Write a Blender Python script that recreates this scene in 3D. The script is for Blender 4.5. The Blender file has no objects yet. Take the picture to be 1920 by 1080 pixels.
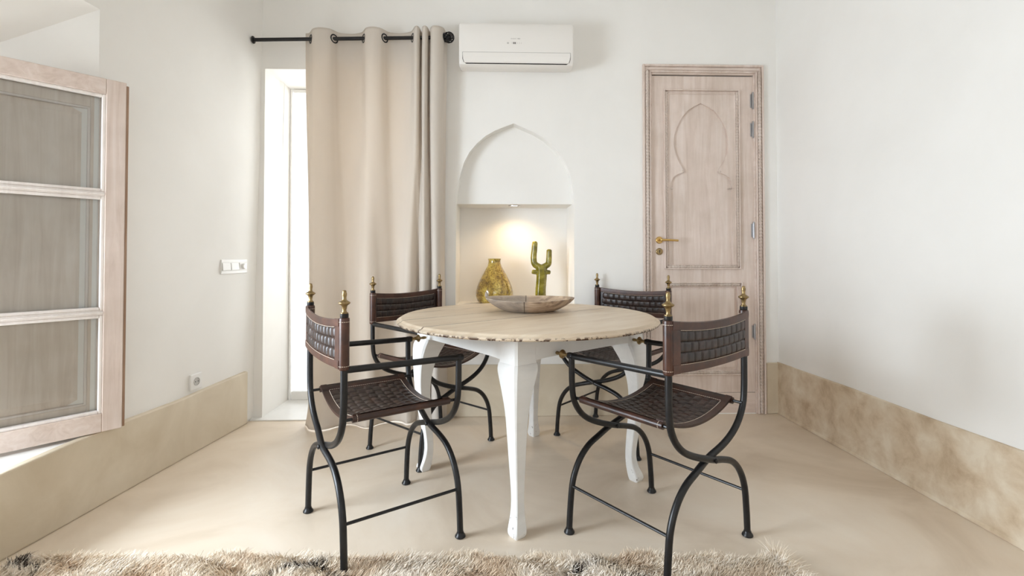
import bpy, math, random
import numpy as np
from mathutils import Vector, Matrix
random.seed(7)
rng = np.random.default_rng(7)
S = bpy.context.scene
C = S.collection
R = math.radians

# ------------------------------------------------------------ camera, world, light, exposure
cam_d = bpy.data.cameras.new('camera')
cam_d.sensor_width = 36.0
cam_d.lens = 900 / 1920 * 36
cam_d.shift_y = -(540 - 464.3) / 1920
cam_d.clip_start = 0.05
cam = bpy.data.objects.new('camera', cam_d); C.objects.link(cam)
cam.location = (0, 0, 1.06)
cam.rotation_euler = (R(91.0), 0, 0)
S.camera = cam
S.view_settings.view_transform = 'Standard'
S.view_settings.look = 'None'
S.view_settings.gamma = 1
S.view_settings.use_curve_mapping = False
S.view_settings.exposure = -0.10
S.cycles.use_denoising = True
S.cycles.max_bounces = 12
S.cycles.diffuse_bounces = 8
S.cycles.sample_clamp_indirect = 6

W = bpy.data.worlds.new('daylight'); S.world = W; W.use_nodes = True
W.node_tree.nodes['Background'].inputs[0].default_value = (0.92, 0.96, 1.0, 1)
W.node_tree.nodes['Background'].inputs[1].default_value = 1.6

def area(name, loc, rot, sx, sy, power, col, spread=180):
    l = bpy.data.lights.new(name, 'AREA'); l.shape = 'RECTANGLE'
    l.size = sx; l.size_y = sy; l.energy = power; l.color = col; l.spread = R(spread)
    o = bpy.data.objects.new(name, l); C.objects.link(o)
    o.location = loc; o.rotation_euler = rot
    return o
# daylight outside the left window (shining to +x), outside the curtained doorway and
# an added fill light behind the camera, where no window is known
area('window_daylight', (-3.3, .80, 1.40), (0, R(-90), 0), 1.9, 3.0, 560, (0.80, 0.90, 1.0))
area('doorway_daylight', (-1.10, 4.20, 1.75), (R(-72), 0, 0), 1.3, 2.6, 90, (0.97, 0.99, 1.0))
area('rear_fill_light', (0.35, -3.15, 1.7), (R(90), 0, 0), 2.2, 1.9, 18, (0.90, 0.96, 1.0))

# ------------------------------------------------------------ helpers
def tag(o, label=None, cat=None, group=None, kind=None):
    if label: o['label'] = label
    if cat: o['category'] = cat
    if group: o['group'] = group
    if kind: o['kind'] = kind
    return o

def empty(name, loc=(0, 0, 0), rz=0, label=None, cat=None, group=None, kind=None):
    o = bpy.data.objects.new(name, None); C.objects.link(o)
    o.empty_display_size = 0.1
    o.location = loc; o.rotation_euler = (0, 0, rz)
    return tag(o, label, cat, group, kind)

class MB:
    def __init__(s): s.v = []; s.f = []
    def add(s, vs, fs):
        n = len(s.v); s.v += [tuple(v) for v in vs]; s.f += [tuple(i + n for i in f) for f in fs]
        return s
    def box(s, x0, x1, y0, y1, z0, z1, m=None):
        vs = [Vector((x, y, z)) for x in (x0, x1) for y in (y0, y1) for z in (z0, z1)]
        if m: vs = [m @ v for v in vs]
        return s.add(vs, [(0, 1, 3, 2), (4, 6, 7, 5), (0, 4, 5, 1), (2, 3, 7, 6), (0, 2, 6, 4), (1, 5, 7, 3)])
    def tube(s, pts, r, seg=12, caps=True, closed=False):
        P = [Vector(p) for p in pts]; n = len(P)
        rs = r if isinstance(r, (list, tuple)) else [r] * n
        T = []
        for i in range(n):
            a = P[i - 1] if (i > 0 or closed) else P[i]
            b = P[(i + 1) % n] if (i < n - 1 or closed) else P[i]
            T.append((b - a).normalized())
        ref = Vector((0, 0, 1)) if abs(T[0].z) < .9 else Vector((0, 1, 0))
        nr = T[0].cross(ref).normalized(); vs = []
        for i in range(n):
            nr = (nr - T[i] * nr.dot(T[i])).normalized(); bi = T[i].cross(nr)
            for k in range(seg):
                a = 2 * math.pi * k / seg
                vs.append(P[i] + (nr * math.cos(a) + bi * math.sin(a)) * rs[i])
        fs = []
        for i in range(n if closed else n - 1):
            j = (i + 1) % n
            for k in range(seg):
                l = (k + 1) % seg
                fs.append((i * seg + k, i * seg + l, j * seg + l, j * seg + k))
        if caps and not closed:
            fs.append(tuple(range(seg - 1, -1, -1))); fs.append(tuple((n - 1) * seg + k for k in range(seg)))
        return s.add(vs, fs)
    def lathe(s, prof, seg=24, m=None, caps=True):
        vs = []; fs = []; n = len(prof)
        for (r, z) in prof:
            for k in range(seg):
                a = 2 * math.pi * k / seg; vs.append(Vector((r * math.cos(a), r * math.sin(a), z)))
        if m: vs = [m @ v for v in vs]
        for i in range(n - 1):
            for k in range(seg):
                l = (k + 1) % seg; fs.append((i * seg + k, i * seg + l, (i + 1) * seg + l, (i + 1) * seg + k))
        if caps:
            fs.append(tuple(range(seg - 1, -1, -1))); fs.append(tuple((n - 1) * seg + k for k in range(seg)))
        return s.add(vs, fs)
    def rings(s, rings, closed=True, caps=True):
        n = len(rings[0]); vs = [p for r in rings for p in r]; fs = []
        for i in range(len(rings) - 1):
            for k in range(n if closed else n - 1):
                l = (k + 1) % n; fs.append((i * n + k, i * n + l, (i + 1) * n + l, (i + 1) * n + k))
        if caps and closed:
            fs.append(tuple(range(n - 1, -1, -1))); fs.append(tuple((len(rings) - 1) * n + k for k in range(n)))
        return s.add(vs, fs)
    def grid(s, nu, nv, fn):
        vs = [fn(i / nu, j / nv) for j in range(nv + 1) for i in range(nu + 1)]
        fs = [(j * (nu + 1) + i, j * (nu + 1) + i + 1, (j + 1) * (nu + 1) + i + 1, (j + 1) * (nu + 1) + i)
              for j in range(nv) for i in range(nu)]
        return s.add(vs, fs)
    def build(s, name, mat, parent=None, smooth=False, bevel=0, bseg=2, solid=0, angle=35, extra=None):
        nf = len(s.f)
        if extra: s.add(extra[0].v, extra[0].f)
        me = bpy.data.meshes.new(name); me.from_pydata(s.v, [], s.f); me.validate()
        import bmesh
        bm = bmesh.new(); bm.from_mesh(me); bmesh.ops.recalc_face_normals(bm, faces=bm.faces); bm.to_mesh(me); bm.free()
        me.materials.append(mat)
        if extra:
            me.materials.append(extra[1]); me.polygons.foreach_set('material_index', [int(i >= nf) for i in range(len(me.polygons))])
        if smooth:
            me.polygons.foreach_set('use_smooth', [True] * len(me.polygons))
            if angle < 180:
                try: me.set_sharp_from_angle(angle=R(angle))
                except Exception: pass
        o = bpy.data.objects.new(name, me); C.objects.link(o)
        if parent: o.parent = parent
        if solid:
            md = o.modifiers.new('solid', 'SOLIDIFY'); md.thickness = solid; md.offset = 0
        if bevel:
            md = o.modifiers.new('bevel', 'BEVEL'); md.width = bevel; md.segments = bseg; md.limit_method = 'ANGLE'; md.angle_limit = R(40)
        return o

def copy_tree(o, parent=None):
    c = o.copy(); C.objects.link(c)
    if parent: c.parent = parent
    for ch in list(o.children): copy_tree(ch, c)
    return c

def catmull(pts, k=6):
    P = [Vector(p) for p in pts]; out = []
    for i in range(len(P) - 1):
        p0 = P[max(i - 1, 0)]; p1 = P[i]; p2 = P[i + 1]; p3 = P[min(i + 2, len(P) - 1)]
        for j in range(k):
            t = j / k
            out.append(0.5 * ((2 * p1) + (p2 - p0) * t + (2 * p0 - 5 * p1 + 4 * p2 - p3) * t * t + (3 * p1 - p0 - 3 * p2 + p3) * t ** 3))
    out.append(P[-1]); return out

def slab(outer, holes, y0, y1):
    """Filled outline with holes in the (x, z) plane between depths y0 and y1 -> (verts, faces)."""
    cu = bpy.data.curves.new('outline', 'CURVE'); cu.dimensions = '2D'; cu.fill_mode = 'BOTH'
    cu.extrude = (y1 - y0) / 2
    for loop in [outer] + holes:
        sp = cu.splines.new('POLY'); sp.points.add(len(loop) - 1)
        for p, q in zip(sp.points, loop): p.co = (q[0], q[1], 0, 1)
        sp.use_cyclic_u = True
    o = bpy.data.objects.new('outline', cu); C.objects.link(o)
    me = o.to_mesh()
    ym = (y0 + y1) / 2
    vs = [(v.co.x, ym + v.co.z, v.co.y) for v in me.vertices]
    fs = [tuple(p.vertices) for p in me.polygons]
    o.to_mesh_clear(); bpy.data.objects.remove(o); bpy.data.curves.remove(cu)
    return vs, fs

# ------------------------------------------------------------ materials
def newmat(name):
    m = bpy.data.materials.new(name); m.use_nodes = True
    nt = m.node_tree; b = nt.nodes['Principled BSDF']
    return m, nt, b
def nd(nt, typ, **kw):
    n = nt.nodes.new(typ)
    for k, v in kw.items():
        if k in ('noise_dimensions', 'operation', 'blend_type', 'data_type', 'bands_direction', 'wave_type', 'feature', 'distance', 'interpolation_type'): setattr(n, k, v)
        else: n.inputs[k].default_value = v
    return n
def ramp(nt, stops):
    n = nt.nodes.new('ShaderNodeValToRGB'); e = n.color_ramp.elements
    while len(e) > 1: e.remove(e[-1])
    e[0].position = stops[0][0]; e[0].color = (*stops[0][1], 1)
    for p, c in stops[1:]:
        x = e.new(p); x.color = (*c, 1)
    return n
def coords(nt, scale=(1, 1, 1), rot=(0, 0, 0), which='Object'):
    tc = nt.nodes.new('ShaderNodeTexCoord'); mp = nt.nodes.new('ShaderNodeMapping')
    mp.inputs['Scale'].default_value = scale; mp.inputs['Rotation'].default_value = rot
    nt.links.new(tc.outputs[which], mp.inputs['Vector']); return mp.outputs[0]
def bump(nt, b, h, strength, dist):
    n = nt.nodes.new('ShaderNodeBump'); n.inputs['Strength'].default_value = strength; n.inputs['Distance'].default_value = dist
    nt.links.new(h, n.inputs['Height']); nt.links.new(n.outputs[0], b.inputs['Normal'])

def plain(name, col, rough=.5, metal=0, spec=.5):
    m, nt, b = newmat(name)
    b.inputs['Base Color'].default_value = (*col, 1); b.inputs['Roughness'].default_value = rough
    b.inputs['Metallic'].default_value = metal; b.inputs['Specular IOR Level'].default_value = spec
    return m
def mottled(name, stops, scale, detail=6, rough=.6, metal=0, bstr=.15, bdist=.002, stretch=(1, 1, 1), distort=.3, bscale=None, spec=.5, rot=(0, 0, 0)):
    m, nt, b = newmat(name); v = coords(nt, stretch, rot)
    n = nd(nt, 'ShaderNodeTexNoise', Scale=scale, Detail=detail, Roughness=.6, Distortion=distort)
    nt.links.new(v, n.inputs['Vector']); r = ramp(nt, stops)
    nt.links.new(n.outputs['Fac'], r.inputs[0]); nt.links.new(r.outputs[0], b.inputs['Base Color'])
    b.inputs['Roughness'].default_value = rough; b.inputs['Metallic'].default_value = metal
    b.inputs['Specular IOR Level'].default_value = spec
    n2 = nd(nt, 'ShaderNodeTexNoise', Scale=bscale or scale * 3, Detail=5, Roughness=.6)
    nt.links.new(v, n2.inputs['Vector']); bump(nt, b, n2.outputs['Fac'], bstr, bdist)
    return m

M = {}
M['plaster'] = mottled('white_plaster', [(.3, (.80, .785, .755)), (.7, (.845, .832, .805))], 1.6, rough=.85, bstr=.25, bdist=.004, bscale=5, spec=.2)
M['tadelakt'] = mottled('beige_tadelakt', [(.30, (.44, .325, .215)), (.48, (.60, .485, .35)), (.66, (.70, .61, .48))], 8, detail=11, rough=.55, bstr=.25, bdist=.003, stretch=(1, 1, 1), distort=.25, spec=.35)
M['tadelakt_pale'] = mottled('pale_tadelakt', [(.30, (.56, .475, .35)), (.70, (.69, .61, .485))], 3.0, detail=8, rough=.55, bstr=.2, bdist=.003, distort=.6, spec=.35)
M['floor'] = mottled('polished_floor', [(.28, (.58, .475, .36)), (.50, (.715, .61, .49)), (.74, (.785, .70, .59))], 1.5, detail=9, rough=.42, bstr=.10, bdist=.002, distort=.9, bscale=7, spec=.4)
def wood(name, stops, gscale=9, direction=(9, 9, .55), rough=.7, rot=(0, 0, 0)):
    m, nt, b = newmat(name); v = coords(nt, direction, rot)
    n = nd(nt, 'ShaderNodeTexNoise', Scale=gscale * .35, Detail=9, Roughness=.65, Distortion=.8)
    nt.links.new(v, n.inputs['Vector']); r = ramp(nt, stops); nt.links.new(n.outputs['Fac'], r.inputs[0])
    v2 = coords(nt)
    n3 = nd(nt, 'ShaderNodeTexNoise', Scale=3.0, Detail=6, Roughness=.6); nt.links.new(v2, n3.inputs['Vector'])
    r3 = ramp(nt, [(.35, (.90, .88, .86)), (.65, (1.06, 1.05, 1.06))]); nt.links.new(n3.outputs['Fac'], r3.inputs[0])
    mx = nt.nodes.new('ShaderNodeMix'); mx.data_type = 'RGBA'; mx.blend_type = 'MULTIPLY'; mx.inputs[0].default_value = 1
    nt.links.new(r.outputs[0], mx.inputs[6]); nt.links.new(r3.outputs[0], mx.inputs[7])
    nt.links.new(mx.outputs[2], b.inputs['Base Color']); b.inputs['Roughness'].default_value = rough
    bump(nt, b, n.outputs['Fac'], .25, .003)
    return m
WW = [(.28, (.57, .465, .40)), (.46, (.665, .56, .495)), (.60, (.71, .615, .555)), (.74, (.75, .67, .62))]
M['white_wood'] = wood('whitewashed_wood', WW)
M['shutter_wood'] = wood('brightened_shutter_wood', [(.28, (.66, .575, .50)), (.5, (.75, .675, .60)), (.74, (.82, .76, .70))])  # whitewash lightened in colour to stand in for daylight missing on the shutter
M['white_wood_h'] = wood('whitewashed_wood_across', WW, direction=(.55, 9, 9))
M['bead'] = wood('daylit_pale_bead', [(.3, (.72, .66, .62)), (.7, (.84, .80, .77))])  # paler than the casement: window light on the beads put into the colour
M['wood_edge'] = wood('bare_wood_edge', [(.3, (.25, .14, .08)), (.7, (.48, .34, .25))])
M['carve'] = wood('whitewashed_carving', [(.32, (.44, .34, .28)), (.6, (.62, .54, .48)), (.75, (.70, .63, .58))])
M['iron'] = mottled('black_wrought_iron', [(.3, (.005, .005, .006)), (.7, (.014, .013, .013))], 40, rough=.36, metal=.0, bstr=.3, bdist=.001, bscale=60, spec=.38)
M['brass'] = mottled('aged_brass', [(.3, (.19, .13, .06)), (.7, (.41, .30, .15))], 50, rough=.40, metal=1, bstr=.1, bdist=.0005)
M['brass_bright'] = plain('polished_brass', (.60, .40, .15), .28, 1)
M['leather'] = mottled('dark_brown_leather', [(.3, (.011, .006, .005)), (.55, (.025, .012, .009)), (.75, (.055, .022, .014))], 16, rough=.36, bstr=.4, bdist=.0012, bscale=90, spec=.55)
M['leather_rim'] = mottled('reddish_leather_rim', [(.3, (.028, .010, .006)), (.55, (.066, .023, .012)), (.75, (.12, .042, .019))], 13, rough=.38, bstr=.35, bdist=.001, bscale=80, spec=.5)
M['leather_edge'] = mottled('dark_leather_edge', [(.3, (.018, .008, .006)), (.55, (.040, .015, .009)), (.75, (.085, .032, .018))], 13, rough=.38, bstr=.35, bdist=.001, bscale=80, spec=.5)
M['thread'] = plain('pale_thread', (.62, .52, .42), .8)
M['white_paint'] = mottled('white_gloss_paint', [(.3, (.76, .755, .74)), (.7, (.82, .815, .80))], 8, rough=.33, bstr=.12, bdist=.001, spec=.5)
M['plastic'] = plain('white_plastic', (.80, .79, .77), .35)
M['plastic_ac'] = plain('ivory_plastic', (.80, .775, .74), .32)
M['grey_print'] = plain('grey_print', (.22, .21, .20), .5)
M['pale_print'] = plain('pale_grey_print', (.50, .485, .46), .5)
M['dark'] = plain('dark_gap', (.025, .022, .02), .6)
M['steel'] = plain('dull_steel', (.42, .42, .43), .35, 1)
M['thin_slot'] = plain('slot_shadow_grey', (.12, .11, .10), .7)

# chipped painted legs and table top
def chipped(name, base_stops, chip, scale, thr, zlim=None, rough=.4, seams=None):
    m, nt, b = newmat(name); v = coords(nt)
    n = nd(nt, 'ShaderNodeTexNoise', Scale=6, Detail=8, Roughness=.6, Distortion=.5); nt.links.new(coords(nt, (.5, 3, 3)), n.inputs['Vector'])
    r = ramp(nt, base_stops); nt.links.new(n.outputs['Fac'], r.inputs[0])
    c = nd(nt, 'ShaderNodeTexNoise', Scale=scale, Detail=6, Roughness=.65); nt.links.new(v, c.inputs['Vector'])
    sep = nt.nodes.new('ShaderNodeSeparateXYZ'); nt.links.new(v, sep.inputs[0])
    fac = nd(nt, 'ShaderNodeMapRange'); fac.inputs['From Min'].default_value = thr; fac.inputs['From Max'].default_value = thr + .02
    nt.links.new(c.outputs['Fac'], fac.inputs['Value']); out = fac.outputs[0]
    if zlim:   # wear only where the thing is knocked: between two heights of the object
        a = nd(nt, 'ShaderNodeMapRange'); a.inputs['From Min'].default_value = zlim[0]; a.inputs['From Max'].default_value = zlim[1]
        nt.links.new(sep.outputs['Z'], a.inputs['Value'])
        mu = nd(nt, 'ShaderNodeMath', operation='MULTIPLY'); nt.links.new(out, mu.inputs[0]); nt.links.new(a.outputs[0], mu.inputs[1]); out = mu.outputs[0]
    if seams:
        wob = nd(nt, 'ShaderNodeTexNoise', Scale=5, Detail=4); nt.links.new(v, wob.inputs['Vector'])
        yy = nd(nt, 'ShaderNodeMath', operation='MULTIPLY_ADD'); yy.inputs[1].default_value = .022
        nt.links.new(wob.outputs['Fac'], yy.inputs[0]); nt.links.new(sep.outputs['Y'], yy.inputs[2])
        gap = nd(nt, 'ShaderNodeTexNoise', Scale=1.0, Detail=7, Roughness=.7); nt.links.new(coords(nt, (5, 1.5, 1)), gap.inputs['Vector'])
        for (off, wdt, th) in seams:
            d = nd(nt, 'ShaderNodeMath', operation='SUBTRACT'); d.inputs[1].default_value = off + .011; nt.links.new(yy.outputs[0], d.inputs[0])
            ab = nd(nt, 'ShaderNodeMath', operation='ABSOLUTE'); nt.links.new(d.outputs[0], ab.inputs[0])
            mr = nd(nt, 'ShaderNodeMapRange'); mr.inputs['From Min'].default_value = wdt; mr.inputs['From Max'].default_value = wdt * .4
            nt.links.new(ab.outputs[0], mr.inputs['Value'])
            g = nd(nt, 'ShaderNodeMapRange'); g.inputs['From Min'].default_value = th; g.inputs['From Max'].default_value = th + .08
            g.inputs['To Min'].default_value = .30; nt.links.new(gap.outputs['Fac'], g.inputs['Value'])
            mu = nd(nt, 'ShaderNodeMath', operation='MULTIPLY'); nt.links.new(mr.outputs[0], mu.inputs[0]); nt.links.new(g.outputs[0], mu.inputs[1])
            mxx = nd(nt, 'ShaderNodeMath', operation='MAXIMUM'); nt.links.new(out, mxx.inputs[0]); nt.links.new(mu.outputs[0], mxx.inputs[1]); out = mxx.outputs[0]
    mx = nt.nodes.new('ShaderNodeMix'); mx.data_type = 'RGBA'; mx.inputs[7].default_value = (*chip, 1)
    nt.links.new(out, mx.inputs[0]); nt.links.new(r.outputs[0], mx.inputs[6]); nt.links.new(mx.outputs[2], b.inputs['Base Color'])
    b.inputs['Roughness'].default_value = rough
    iv = nd(nt, 'ShaderNodeMath', operation='SUBTRACT'); iv.inputs[0].default_value = 1; nt.links.new(out, iv.inputs[1])
    bump(nt, b, iv.outputs[0], .5, .002)
    return m
M['leg_paint'] = chipped('chipped_white_leg_paint', [(.3, (.74, .735, .72)), (.7, (.82, .815, .80))], (.07, .035, .02), 42, .62, zlim=(.14, .02), rough=.35)
M['top_paint'] = chipped('cream_worn_table_paint', [(.3, (.60, .47, .335)), (.5, (.685, .565, .425)), (.7, (.745, .64, .505))], (.085, .04, .02), 42, .505, zlim=(.7655, .7575), rough=.38,
                         seams=[(.18, .0050, .40), (-.058, .0050, .40), (.40, .0045, .42)])

def linen(name):
    m, nt, b = newmat(name)
    v = coords(nt, (260, 260, 260)); n = nd(nt, 'ShaderNodeTexNoise', Scale=1, Detail=3); nt.links.new(v, n.inputs['Vector'])
    v2 = coords(nt, (3, 3, .8)); n2 = nd(nt, 'ShaderNodeTexNoise', Scale=1.5, Detail=5); nt.links.new(v2, n2.inputs['Vector'])
    r = ramp(nt, [(.3, (.69, .635, .57)), (.7, (.76, .71, .65))]); nt.links.new(n2.outputs['Fac'], r.inputs[0])
    nt.links.new(r.outputs[0], b.inputs['Base Color']); b.inputs['Roughness'].default_value = .9; b.inputs['Specular IOR Level'].default_value = .1
    bump(nt, b, n.outputs['Fac'], .15, .0008)
    tr = nt.nodes.new('ShaderNodeBsdfTranslucent'); tr.inputs[0].default_value = (.78, .66, .52, 1)
    mx = nt.nodes.new('ShaderNodeMixShader'); mx.inputs[0].default_value = .22
    nt.links.new(b.outputs[0], mx.inputs[1]); nt.links.new(tr.outputs[0], mx.inputs[2])
    nt.links.new(mx.outputs[0], nt.nodes['Material Output'].inputs[0])
    return m
M['linen'] = linen('cream_linen')
M['wool'] = mottled('cream_wool', [(.35, (.66, .52, .38)), (.5, (.79, .69, .56)), (.68, (.85, .78, .69))], 5, rough=.95, bstr=0, spec=.1)
M['wool_dark'] = plain('dark_wool', (.035, .025, .022), .9, spec=.1)
def glassy(name):
    m, nt, b = newmat(name)
    gl = nt.nodes.new('ShaderNodeBsdfGlossy'); gl.inputs['Roughness'].default_value = .03
    tp = nt.nodes.new('ShaderNodeBsdfTransparent'); tp.inputs[0].default_value = (.99, .995, .99, 1)
    fr = nt.nodes.new('ShaderNodeFresnel'); fr.inputs[0].default_value = 1.45
    mx = nt.nodes.new('ShaderNodeMixShader'); nt.links.new(fr.outputs[0], mx.inputs[0])
    nt.links.new(tp.outputs[0], mx.inputs[1]); nt.links.new(gl.outputs[0], mx.inputs[2])
    nt.links.new(mx.outputs[0], nt.nodes['Material Output'].inputs[0]); return m
M['pane'] = glassy('clear_window_glass')
def bowlwood():
    m, nt, b = newmat('olive_wood_bowl'); v = coords(nt, (3.2, 9, 14))
    n = nd(nt, 'ShaderNodeTexNoise', Scale=1.6, Detail=8, Roughness=.6, Distortion=1.6); nt.links.new(v, n.inputs['Vector'])
    r = ramp(nt, [(.32, (.16, .105, .075)), (.45, (.30, .215, .155)), (.55, (.46, .34, .24)), (.70, (.60, .47, .35))]); nt.links.new(n.outputs['Fac'], r.inputs[0])
    # grey weathered half and one dark split
    sep = nt.nodes.new('ShaderNodeSeparateXYZ'); nt.links.new(coords(nt), sep.inputs[0])
    g = nd(nt, 'ShaderNodeMapRange'); g.inputs['From Min'].default_value = .0; g.inputs['From Max'].default_value = -.03; g.inputs['To Max'].default_value = .55
    nt.links.new(sep.outputs['X'], g.inputs['Value'])
    mx = nt.nodes.new('ShaderNodeMix'); mx.data_type = 'RGBA'; mx.inputs[7].default_value = (.30, .275, .245, 1)
    nt.links.new(g.outputs[0], mx.inputs[0]); nt.links.new(r.outputs[0], mx.inputs[6])
    d = nd(nt, 'ShaderNodeMath', operation='ADD'); d.inputs[1].default_value = .024; nt.links.new(sep.outputs['X'], d.inputs[0])
    ab = nd(nt, 'ShaderNodeMath', operation='ABSOLUTE'); nt.links.new(d.outputs[0], ab.inputs[0])
    mr = nd(nt, 'ShaderNodeMapRange'); mr.inputs['From Min'].default_value = .0035; mr.inputs['From Max'].default_value = .001; mr.inputs['To Max'].default_value = .85
    nt.links.new(ab.outputs[0], mr.inputs['Value'])
    mx2 = nt.nodes.new('ShaderNodeMix'); mx2.data_type = 'RGBA'; mx2.inputs[7].default_value = (.05, .03, .02, 1)
    nt.links.new(mr.outputs[0], mx2.inputs[0]); nt.links.new(mx.outputs[2], mx2.inputs[6]); nt.links.new(mx2.outputs[2], b.inputs['Base Color'])
    b.inputs['Roughness'].default_value = .45; bump(nt, b, n.outputs['Fac'], .25, .003); return m
M['bowl'] = bowlwood()
def vaseglass():
    m, nt, b = newmat('mottled_amber_glass'); v = coords(nt)
    n = nd(nt, 'ShaderNodeTexNoise', Scale=7, Detail=8, Roughness=.72, Distortion=.8); nt.links.new(v, n.inputs['Vector'])
    r = ramp(nt, [(.33, (.10, .050, .008)), (.45, (.30, .185, .025)), (.56, (.52, .37, .07)), (.68, (.70, .58, .20))]); nt.links.new(n.outputs['Fac'], r.inputs[0])
    vo = nd(nt, 'ShaderNodeTexNoise', Scale=85, Detail=4, Roughness=.7); nt.links.new(v, vo.inputs['Vector'])
    rr = ramp(nt, [(.42, (.35, .30, .22)), (.52, (1, 1, 1))]); nt.links.new(vo.outputs['Fac'], rr.inputs[0])
    mx = nt.nodes.new('ShaderNodeMix'); mx.data_type = 'RGBA'; mx.blend_type = 'MULTIPLY'; mx.inputs[0].default_value = .8
    nt.links.new(r.outputs[0], mx.inputs[6]); nt.links.new(rr.outputs[0], mx.inputs[7]); nt.links.new(mx.outputs[2], b.inputs['Base Color'])
    b.inputs['Roughness'].default_value = .12; b.inputs['Coat Weight'].default_value = .7
    bump(nt, b, vo.outputs['Fac'], .12, .001); return m
M['vase'] = vaseglass()
M['cactus'] = mottled('olive_green_glaze', [(.3, (.085, .070, .004)), (.5, (.20, .165, .012)), (.7, (.36, .30, .05))], 18, rough=.12, bstr=.25, bdist=.002, bscale=40, spec=.6)
m, nt, b = newmat('lamp_glow'); b.inputs['Emission Color'].default_value = (1, .82, .58, 1); b.inputs['Emission Strength'].default_value = 25; M['glow'] = m

# ------------------------------------------------------------ back wall frame of reference
A = R(1.7); CA, SA = math.cos(A), math.sin(A)
def BW(u, z, off=0):       # a point: u along the back wall, z up, off metres out of the wall into the room
    return (u * CA + off * SA, 3.2 + u * SA - off * CA, z)
def rect(x0, x1, z0, z1): return [(x0, z0), (x1, z0), (x1, z1), (x0, z1)]

# ------------------------------------------------------------ room shell
CEIL = 3.25
mb = MB(); mb.box(-2.6, 3.2, -3.6, 4.0, -.12, 0)
tag(mb.build('floor', M['floor']), kind='structure')
mb = MB(); mb.box(-2.6, 3.2, -3.6, 4.0, CEIL, CEIL + .12)
tag(mb.build('ceiling', M['plaster']), kind='structure')

arch = [(-.375, .725), (.417, .725), (.417, 1.415), (.412, 1.50), (.394, 1.597), (.362, 1.675), (.322, 1.742), (.272, 1.80), (.215, 1.850), (.15, 1.888), (.08, 1.918), (.012, 1.948),
        (-.05, 1.925), (-.115, 1.898), (-.178, 1.862), (-.235, 1.812), (-.285, 1.752), (-.322, 1.68), (-.348, 1.593), (-.366, 1.50), (-.372, 1.415)]
doorway = [(-1.632, -.01), (-.66, -.01), (-.66, 2.297), (-1.632, 2.297)]
door_hole = rect(.90, 1.66, .005, 2.33)
wall = MB()
OUT = [(-1.95, -.05), (2.1, -.05), (2.1, CEIL + .05), (-1.95, CEIL + .05)]
wall.add(*slab(OUT, [doorway, arch, door_hole], 0, .085))
wall.add(*slab(OUT, [doorway, rect(-.375, .417, .725, 1.415)], .085, .36))
wall.add(*slab(OUT, [doorway], .36, .45))
wb = wall.build('wall_back', M['plaster']); wb.location = BW(0, 0); wb.rotation_euler = (0, 0, A); tag(wb, kind='structure')

def dado(name, u0, u1, th, h):
    m_ = MB(); m_.box(u0, u1, -th, 0, 0, h); o = m_.build(name, M['tadelakt_pale'], bevel=.006)
    o.location = BW(0, 0); o.rotation_euler = (0, 0, A); return tag(o, kind='structure')
dado('baseboard_back', -.655, .872, .014, .342)
dado('trim_2', 1.712, 1.80, .012, .342)

# thin white slab that paints the sunlit floor in the curtained doorway
mb = MB(); mb.box(-1.69, -.66, -.05, .44, 0, .006); o = mb.build('sunlit_floor_slab', M['white_paint'])
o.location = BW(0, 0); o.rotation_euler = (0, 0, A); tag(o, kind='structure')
# glazed outer door behind the curtain
d2 = empty('door_2', BW(-1.146, .006, -.38), A, kind='structure')
mb = MB()
for x0, x1, z0, z1 in [(-.484, -.470, 0, 2.288), (.470, .484, 0, 2.288), (-.462, .462, 0, .06), (-.462, .462, 2.262, 2.288), (-.02, .02, .06, 2.262)]:
    mb.box(x0, x1, 0, .05, z0, z1)
mb.build('door_frame', M['white_paint'], d2, bevel=.004)
mb = MB(); mb.box(-.462, .462, .022, .028, .06, 2.262); mb.build('glass_pane', M['pane'], d2)

# left wall: plane through (-1.80,1.662) and (-1.69,3.15)
def LW(y, off=0):            # x of the plaster at depth y, off metres into the room
    return -1.80 + (y - 1.662) * .074 + off
def lean(y, z):              # the old wall leans in a little towards the far top corner
    return .058 * min(1, max(0, (y - 2.045) / 1.375)) * min(1, max(0, (z - .305) / 2.965))
def wall_hole(name, P, U, Z, hf, hb, depth, mat):
    """Wall with a splayed opening: P(u, z, d) -> point, hf/hb = (u0,u1,z0,z1) of the opening at face/back."""
    us = [U[0], hf[0], hf[1], U[1]]; zs = [Z[0], hf[2], hf[3], Z[1]]
    ub = [U[0], hb[0], hb[1], U[1]]; zb = [Z[0], hb[2], hb[3], Z[1]]
    vs = [P(us[i], zs[j], 0) for j in range(4) for i in range(4)] + [P(ub[i], zb[j], depth) for j in range(4) for i in range(4)]
    fs = []
    for j in range(3):
        for i in range(3):
            if i == 1 and j == 1: continue
            q = (j * 4 + i, j * 4 + i + 1, (j + 1) * 4 + i + 1, (j + 1) * 4 + i); fs += [q, tuple(k + 16 for k in q)]
    for a_, b_ in [(5, 6), (6, 10), (10, 9), (9, 5)]: fs.append((a_, b_, b_ + 16, a_ + 16))
    for a_, b_ in [(0, 3), (3, 15), (15, 12), (12, 0)]: fs.append((a_, b_, b_ + 16, a_ + 16))
    m_ = MB(); m_.add(vs, fs); return tag(m_.build(name, mat), kind='structure')
wall_hole('wall_left', lambda u, z, d: (LW(u) + lean(u, z) - d, u, z), (-3.5, 3.42), (-.02, CEIL + .02), (.50, 2.045, .305, 2.12), (.56, 1.70, .30, 1.69), .42, M['plaster'])
mb = MB()
def bbrow(y, z): return [(LW(y) - .01, y, 0), (LW(y) + (.027 if y < 2 else .022), y, 0), (LW(y) + (.027 if y < 2 else .022), y, z), (LW(y) - .01, y, z)]
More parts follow.
